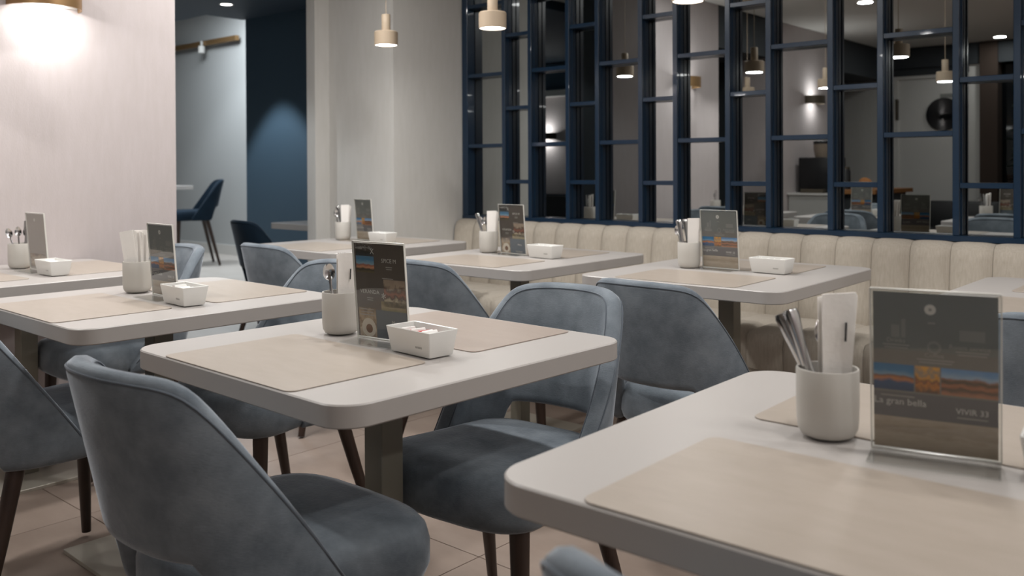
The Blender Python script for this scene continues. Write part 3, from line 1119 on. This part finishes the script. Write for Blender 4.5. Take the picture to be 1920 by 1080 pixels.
# ------------------------------------------------------------------ lamps
def make_pendant(label, x, y, z=1.735):
    t = thing('pendant_lamp', label, 'lamp', (x, y, z), 0, 'clay pendant lamps')
    R = 0.060
    obj('shade', lathe([(R - .002, 0.0), (R, 0.001), (R, 0.066), (R - 0.004, 0.0705), (0.024, 0.0715), (0.0225, 0.073), (0.0225, 0.155), (0.0205, 0.1575), (0.002, 0.158),
                        (0.002, 0.150), (0.020, 0.150), (0.020, 0.066), (R - 0.006, 0.064), (R - 0.004, 0.0)], 40, False, False), m_pend, t, 40)
    obj('diffuser', lathe([(0.001, 0.002), (0.0555, 0.002), (0.0555, 0.006), (0.001, 0.006)], 32), m_glow, t)
    bm = bmesh.new()
    tube(bm, [(0, 0, 0.157), (0, 0, CEIL - z - 0.021)], 0.0018, 6)
    obj('cord', bm, m_pend, t)
    obj('ceiling_rose', lathe([(0.05, CEIL - z - 0.022), (0.05, CEIL - z - 0.001)], 24), m_pend, t, 40)
    return t


PEND = [('clay pendant lamp in front of the lattice mirror', -2.634, 2.884, 1.732),
        ('clay pendant lamp hanging in front of the beige wall corner', -3.515, 3.043, 1.757),
        ('clay pendant lamp high above the banquette table with the grey card', -1.72, 2.96, 1.745),
        ('clay pendant lamp above the banquette table at the photo edge', -0.87, 2.98, 1.745),
        ('clay pendant lamp at the far end of the banquette row, out of the picture', 0.02, 2.98, 1.745),
        ('clay pendant lamp over the table against the sconce wall, seen in the mirror', -3.60, 1.05, 1.74),
        ('clay pendant lamp over the table with the napkin sheaf, seen in the mirror', -2.80, 1.33, 1.74),
        ('clay pendant lamp over the napkin-side end of the central table', -1.95, 1.25, 1.74),
        ('clay pendant lamp over the gap beside the central table', -1.10, 1.25, 1.74),
        ('clay pendant lamp over the largest, closest table', -0.25, 1.25, 1.74)]
for lb, x, y, z in PEND:
    o = make_pendant(lb, x, y, z)
    lamp('pendant_light', 'AREA', o, (0, 0, -0.002), W_PEND, C_PEND, 0.10)


def make_sconce(label, x, y, z, m, facing=0.0, group='half-round wall sconces', on=1.0):
    t = thing('wall_sconce', label, 'lamp', (x, y, z), facing, group)
    bm = bmesh.new()
    n = 24
    ro, rings = 0.145, []
    for i in range(n + 1):
        a = -pi / 2 + pi * i / n
        c, s = cos(a), sin(a)
        rings.append([(0.150 * c, ro * s, 0), (0.150 * c, ro * s, 0.085), (0.144 * c, (ro - .006) * s, 0.085), (0.144 * c, (ro - .006) * s, 0)])
    loft(bm, rings)
    obj('shade', bm, m, t, 40)
    obj('back_plate', bx(0.0, 0.006, -0.135, 0.135, 0.012, 0.073), m_white, t)
    bm = bmesh.new()
    v = [bm.verts.new((0.006 + 0.06 * cos(-pi / 2 + pi * i / 16), 0.085 * sin(-pi / 2 + pi * i / 16), zz)) for zz in (0.030, 0.055) for i in range(17)]
    for i in range(16):
        bm.faces.new((v[i], v[i + 1], v[i + 18], v[i + 17]))
    bm.faces.new(v[:17])
    bm.faces.new(v[17:][::-1])
    obj('diffuser', bm, m_glow, t)
    for zz, rx in ((0.026, 0), (0.059, pi)):
        lamp('sconce_light', 'AREA', t, (0.075, 0, zz), W_SCONCE * on, C_SCON, 0.10, (rx, 0, 0))
    return t


make_sconce('half-round brass wall sconce on the pale papered wall', -3.94, 1.545, 1.800, m_brass)
make_sconce('half-round wall sconce on the further papered pier, seen in the mirror', -3.94, -1.08, 1.79, m_bronze)
make_sconce('half-round wall sconce in the lit hall niche, seen in the mirror', -7.53, -1.07, 1.50, m_bronze, radians(90), on=1.2)


def downlight(label, x, y, z, watts, col, spot=None, size=0.07):
    t = thing('downlight', label, 'lamp', (x, y, z), 0, 'ceiling downlights')
    obj('bezel', lathe([(0.046, 0.0), (0.058, -0.004), (0.060, 0.0)], 28, False, False), m_white, t)
    obj('diffuser', lathe([(0.001, -0.001), (0.046, -0.001)], 28, False, False), m_spotglow, t)
    if spot:
        lamp('downlight_beam', 'SPOT', t, (0, 0, -0.02), watts, col, 0.03, spot=spot, blend=0.35)
    else:
        lamp('downlight_beam', 'AREA', t, (0, 0, -0.01), watts, col, size)
    return t


for i, (x, y, k) in enumerate(((-3.09, -2.3, .8), (-2.56, -3.0, .8), (-1.0, -2.8, .8), (2.1, -0.9, .7), (2.1, -0.2, .8), (2.1, 0.9, 1), (2.1, 2.0, 1), (2.1, 3.1, 1), (0.9, 0.4, .7),
                               (0.9, 1.6, 1), (0.9, 2.8, 1), (-2.9, 0.2, 2.6), (-3.2, 2.2, 3.4), (-2.0, 2.2, 2.0), (-0.6, 2.2, 1.0))):  # all but the first two are unseen fill lamps added for room light
    downlight('unseen fill downlight added in the room ceiling, outside the picture' if i not in (0, 1) else ('round recessed downlight, %s seen in the mirror' % ('first one' if i == 0 else 'second one')),
              x, y, CEIL - 0.001, W_DOWN * k, C_DOWN, size=0.12)
downlight('round recessed downlight in the dark hall soffit', -6.73, 4.09, SOF - 0.001, W_HALL * 0.9, C_HALL, spot=radians(72))
downlight('recessed downlight in the hall soffit further from the opening', -9.3, 3.2, SOF - 0.001, W_HALL, C_HALL, spot=radians(110))
downlight('recessed downlight in the high hall ceiling near the grey wall', -8.35, 6.05, 3.699, W_HALL * 0.9, C_HALL, spot=radians(80))
downlight('unseen fill downlight added in the high hall ceiling over the bar chair', -9.6, 5.2, 3.699, W_HALL * 0.6, C_HALL, spot=radians(100))  # unseen lamp added to brighten the hall wall and floor
downlight('unseen fill downlight added in the hall soffit just past the opening', -5.3, 2.4, SOF - 0.001, W_HALL * 0.25, C_HALL, spot=radians(110))  # unseen lamp added to lift the hall floor near the opening

# brass track with a small white spot on the hall wall
tr = thing('brass_track', 'brass light track high on the grey hall wall', 'track', (0, 0, 0))
obj('rail', bx(-13.5, -10.33, 6.40, 6.46, 2.79, 2.855, bev=0.004), m_brass, tr)
obj('bracket', bx(-10.5, -10.44, 6.44, 6.5, 2.80, 2.84), m_brass, tr)
obj('bracket', bx(-12.5, -12.44, 6.44, 6.5, 2.80, 2.84), m_brass, tr)
ts = thing('track_spot', 'small white spotlight hanging from the brass track', 'lamp', (-11.12, 6.38, 2.688), 0)
obj('spot_body', lathe([(0.02, 0.0), (0.045, 0.0), (0.045, 0.09), (0.02, 0.10)], 20), m_white, ts, 40)
obj('arm', bx(-0.012, 0.012, -0.012, 0.012, 0.095, 0.16), m_white, ts)
lamp('hall_fill_light', 'AREA', ts, (1.4, -1.0, 0.6), W_HALL * 0.55, C_HALL, 1.2)  # unseen fill added in mid-air to brighten the hall, apart from the spot

# ------------------------------------------------------------------ seen in the mirror: service counter and back of the room
ct = thing('service_counter', 'low grey service counter with a wooden ledge, seen in the mirror', 'counter', (0, 0, 0))
obj('counter_body', bx(-3.93, -3.43, -1.8, -0.5, 0.0, 0.84, bev=0.006), mat('counter_grey', rgb(172, 172, 168), 0.6), ct)
obj('counter_top', bx(-3.935, -3.41, -1.82, -0.48, 0.84, 0.86, bev=0.003), m_white, ct)
obj('ledge', bx(-3.40, -3.06, -1.6, -0.5, 0.86, 0.90), m_wood, ct)
obj('ledge_support', bx(-3.40, -3.10, -1.5, -0.6, 0.0, 0.86), m_dark, ct)
cf = thing('coffee_machine', 'black bean-to-cup coffee machine on the service counter, seen in the mirror', 'appliance', (-3.72, -0.85, 0.8605))
obj('machine_body', bx(-0.17, 0.17, -0.2, 0.2, 0.0, 0.36, bev=0.012), m_black, cf, 40)
obj('bean_hopper', lathe([(0.07, 0.36), (0.085, 0.44), (0.085, 0.50)], 24), m_hopper, cf, 40)
obj('hopper_lid', lathe([(0.088, 0.50), (0.088, 0.525), (0.05, 0.535)], 24), m_black, cf, 40)
obj('drip_tray', bx(-0.12, 0.12, 0.2, 0.27, 0.0, 0.04, bev=0.004), m_bronze, cf)
g2 = thing('coffee_grinder', 'small dark canister beside the coffee machine, seen in the mirror', 'canister', (-3.48, -0.85, 0.8605))
obj('canister_body', lathe([(0.05, 0), (0.05, 0.22), (0.04, 0.24)], 20), m_black, g2, 40)
obj('lid', lathe([(0.042, 0.24), (0.042, 0.26)], 20), m_bronze, g2, 40)
for i, (dx, dy, sc) in enumerate(((0, 0, 1), (.09, .16, .8))):
    bm = bmesh.new()
    bmesh.ops.create_uvsphere(bm, u_segments=16, v_segments=10, radius=0.08 * sc)
    for v in bm.verts:
        v.co.x *= 0.75
        v.co.z *= 0.62
        v.co.z += 0.006 * sin(v.co.y * 90)
    o = obj('bread_loaf', bm, m_bread, None, 60)
    o.location = (-3.30 + dx, -0.9 + dy, 0.903 + 0.058 * sc)
    tag(o, '%s round bread loaf on the wooden ledge, seen in the mirror' % ('larger' if i == 0 else 'smaller'), 'bread', 'bread loaves on the ledge')
sg = thing('pictogram_sign', 'small dark red pictogram sign on the recess wall, seen in the mirror', 'sign', (-4.549, -2.72, 2.03))
obj('sign_plate', bx(0, 0.008, -0.11, 0.11, -0.11, 0.11), mat('sign_red', rgb(96, 42, 32), 0.5), sg)
bm = lathe([(0.02, 0), (0.02, 0.002)], 14)
bmesh.ops.rotate(bm, verts=bm.verts, matrix=Matrix.Rotation(pi / 2, 3, 'Y'))
obj('pictogram', bm, m_txt, sg, loc=(0.009, 0, 0.055))
obj('pictogram', bx(0.009, 0.011, -0.03, 0.03, -0.07, 0.03), m_txt, sg)
sf = thing('sofa', 'low black sofa along the back of the room, seen in the mirror', 'sofa', (-3.22, -2.60, 0))
obj('sofa_back', bx(-0.75, 0.75, -0.45, -0.28, 0.08, 0.72, bev=0.03), m_black, sf, 50)
obj('sofa_seat', bx(-0.72, 0.72, -0.28, 0.3, 0.12, 0.42, bev=0.03), m_black, sf, 50)
obj('sofa_arm', bx(-0.78, -0.64, -0.42, 0.3, 0.08, 0.58, bev=0.03), m_black, sf, 50)
obj('sofa_arm', bx(0.64, 0.78, -0.42, 0.3, 0.08, 0.58, bev=0.03), m_black, sf, 50)
for lx in (-0.68, 0.68):
    for ly in (-0.38, 0.24):
        obj('sofa_foot', bx(lx - .02, lx + .02, ly - .02, ly + .02, 0.0, 0.13), m_walnut, sf)
sd = thing('side_table', 'pale side table beside the dark window, seen in the mirror', 'table', (-1.70, -2.75, 0))
obj('tabletop', slab(0.4, 0.25, 0.02, 0.80, 0.83, 0.002), m_lam, sd)
obj('column', bx(-0.04, 0.04, -0.04, 0.04, 0.012, 0.80), m_column, sd)
obj('base_plate', slab(0.2, 0.18, 0.01, 0, 0.012, 0.001), m_plate, sd)
pt = thing('potted_plant', 'dark leafy plant in a pale pot before the night window, seen in the mirror', 'plant', (-2.37, -3.16, 0))
obj('pot', lathe([(0.10, 0), (0.13, 0.30), (0.135, 0.31), (0.12, 0.31), (0.11, 0.26), (0.004, 0.25)], 24), m_white, pt, 40)
bm = bmesh.new()
tube(bm, [(0, 0, 0.25), (0.02, 0.0, 0.9), (0.0, 0.03, 1.7)], [0.014, 0.011, 0.006], 8)
obj('stem', bm, m_walnut, pt)
bm = bmesh.new()
for i in range(46):
    z = random.uniform(0.6, 1.95)
    a = random.uniform(0, 2 * pi)
    L = random.uniform(0.14, 0.22)
    d_ = Vector((cos(a), sin(a), random.uniform(-.2, .5)))
    b0 = Vector((0.01, 0.01, z))
    s_ = Vector((-sin(a), cos(a), 0)) * 0.035
    p0, p1, p2 = b0 + d_ * 0.03, b0 + d_ * L * .6, b0 + d_ * L + Vector((0, 0, -.04))
    vv = [bm.verts.new(p) for p in (p0, p1 + s_, p2, p1 - s_)]
    bm.faces.new(vv)
f_ = obj('foliage', bm, m_leaf, pt)
f_['kind'] = 'stuff'
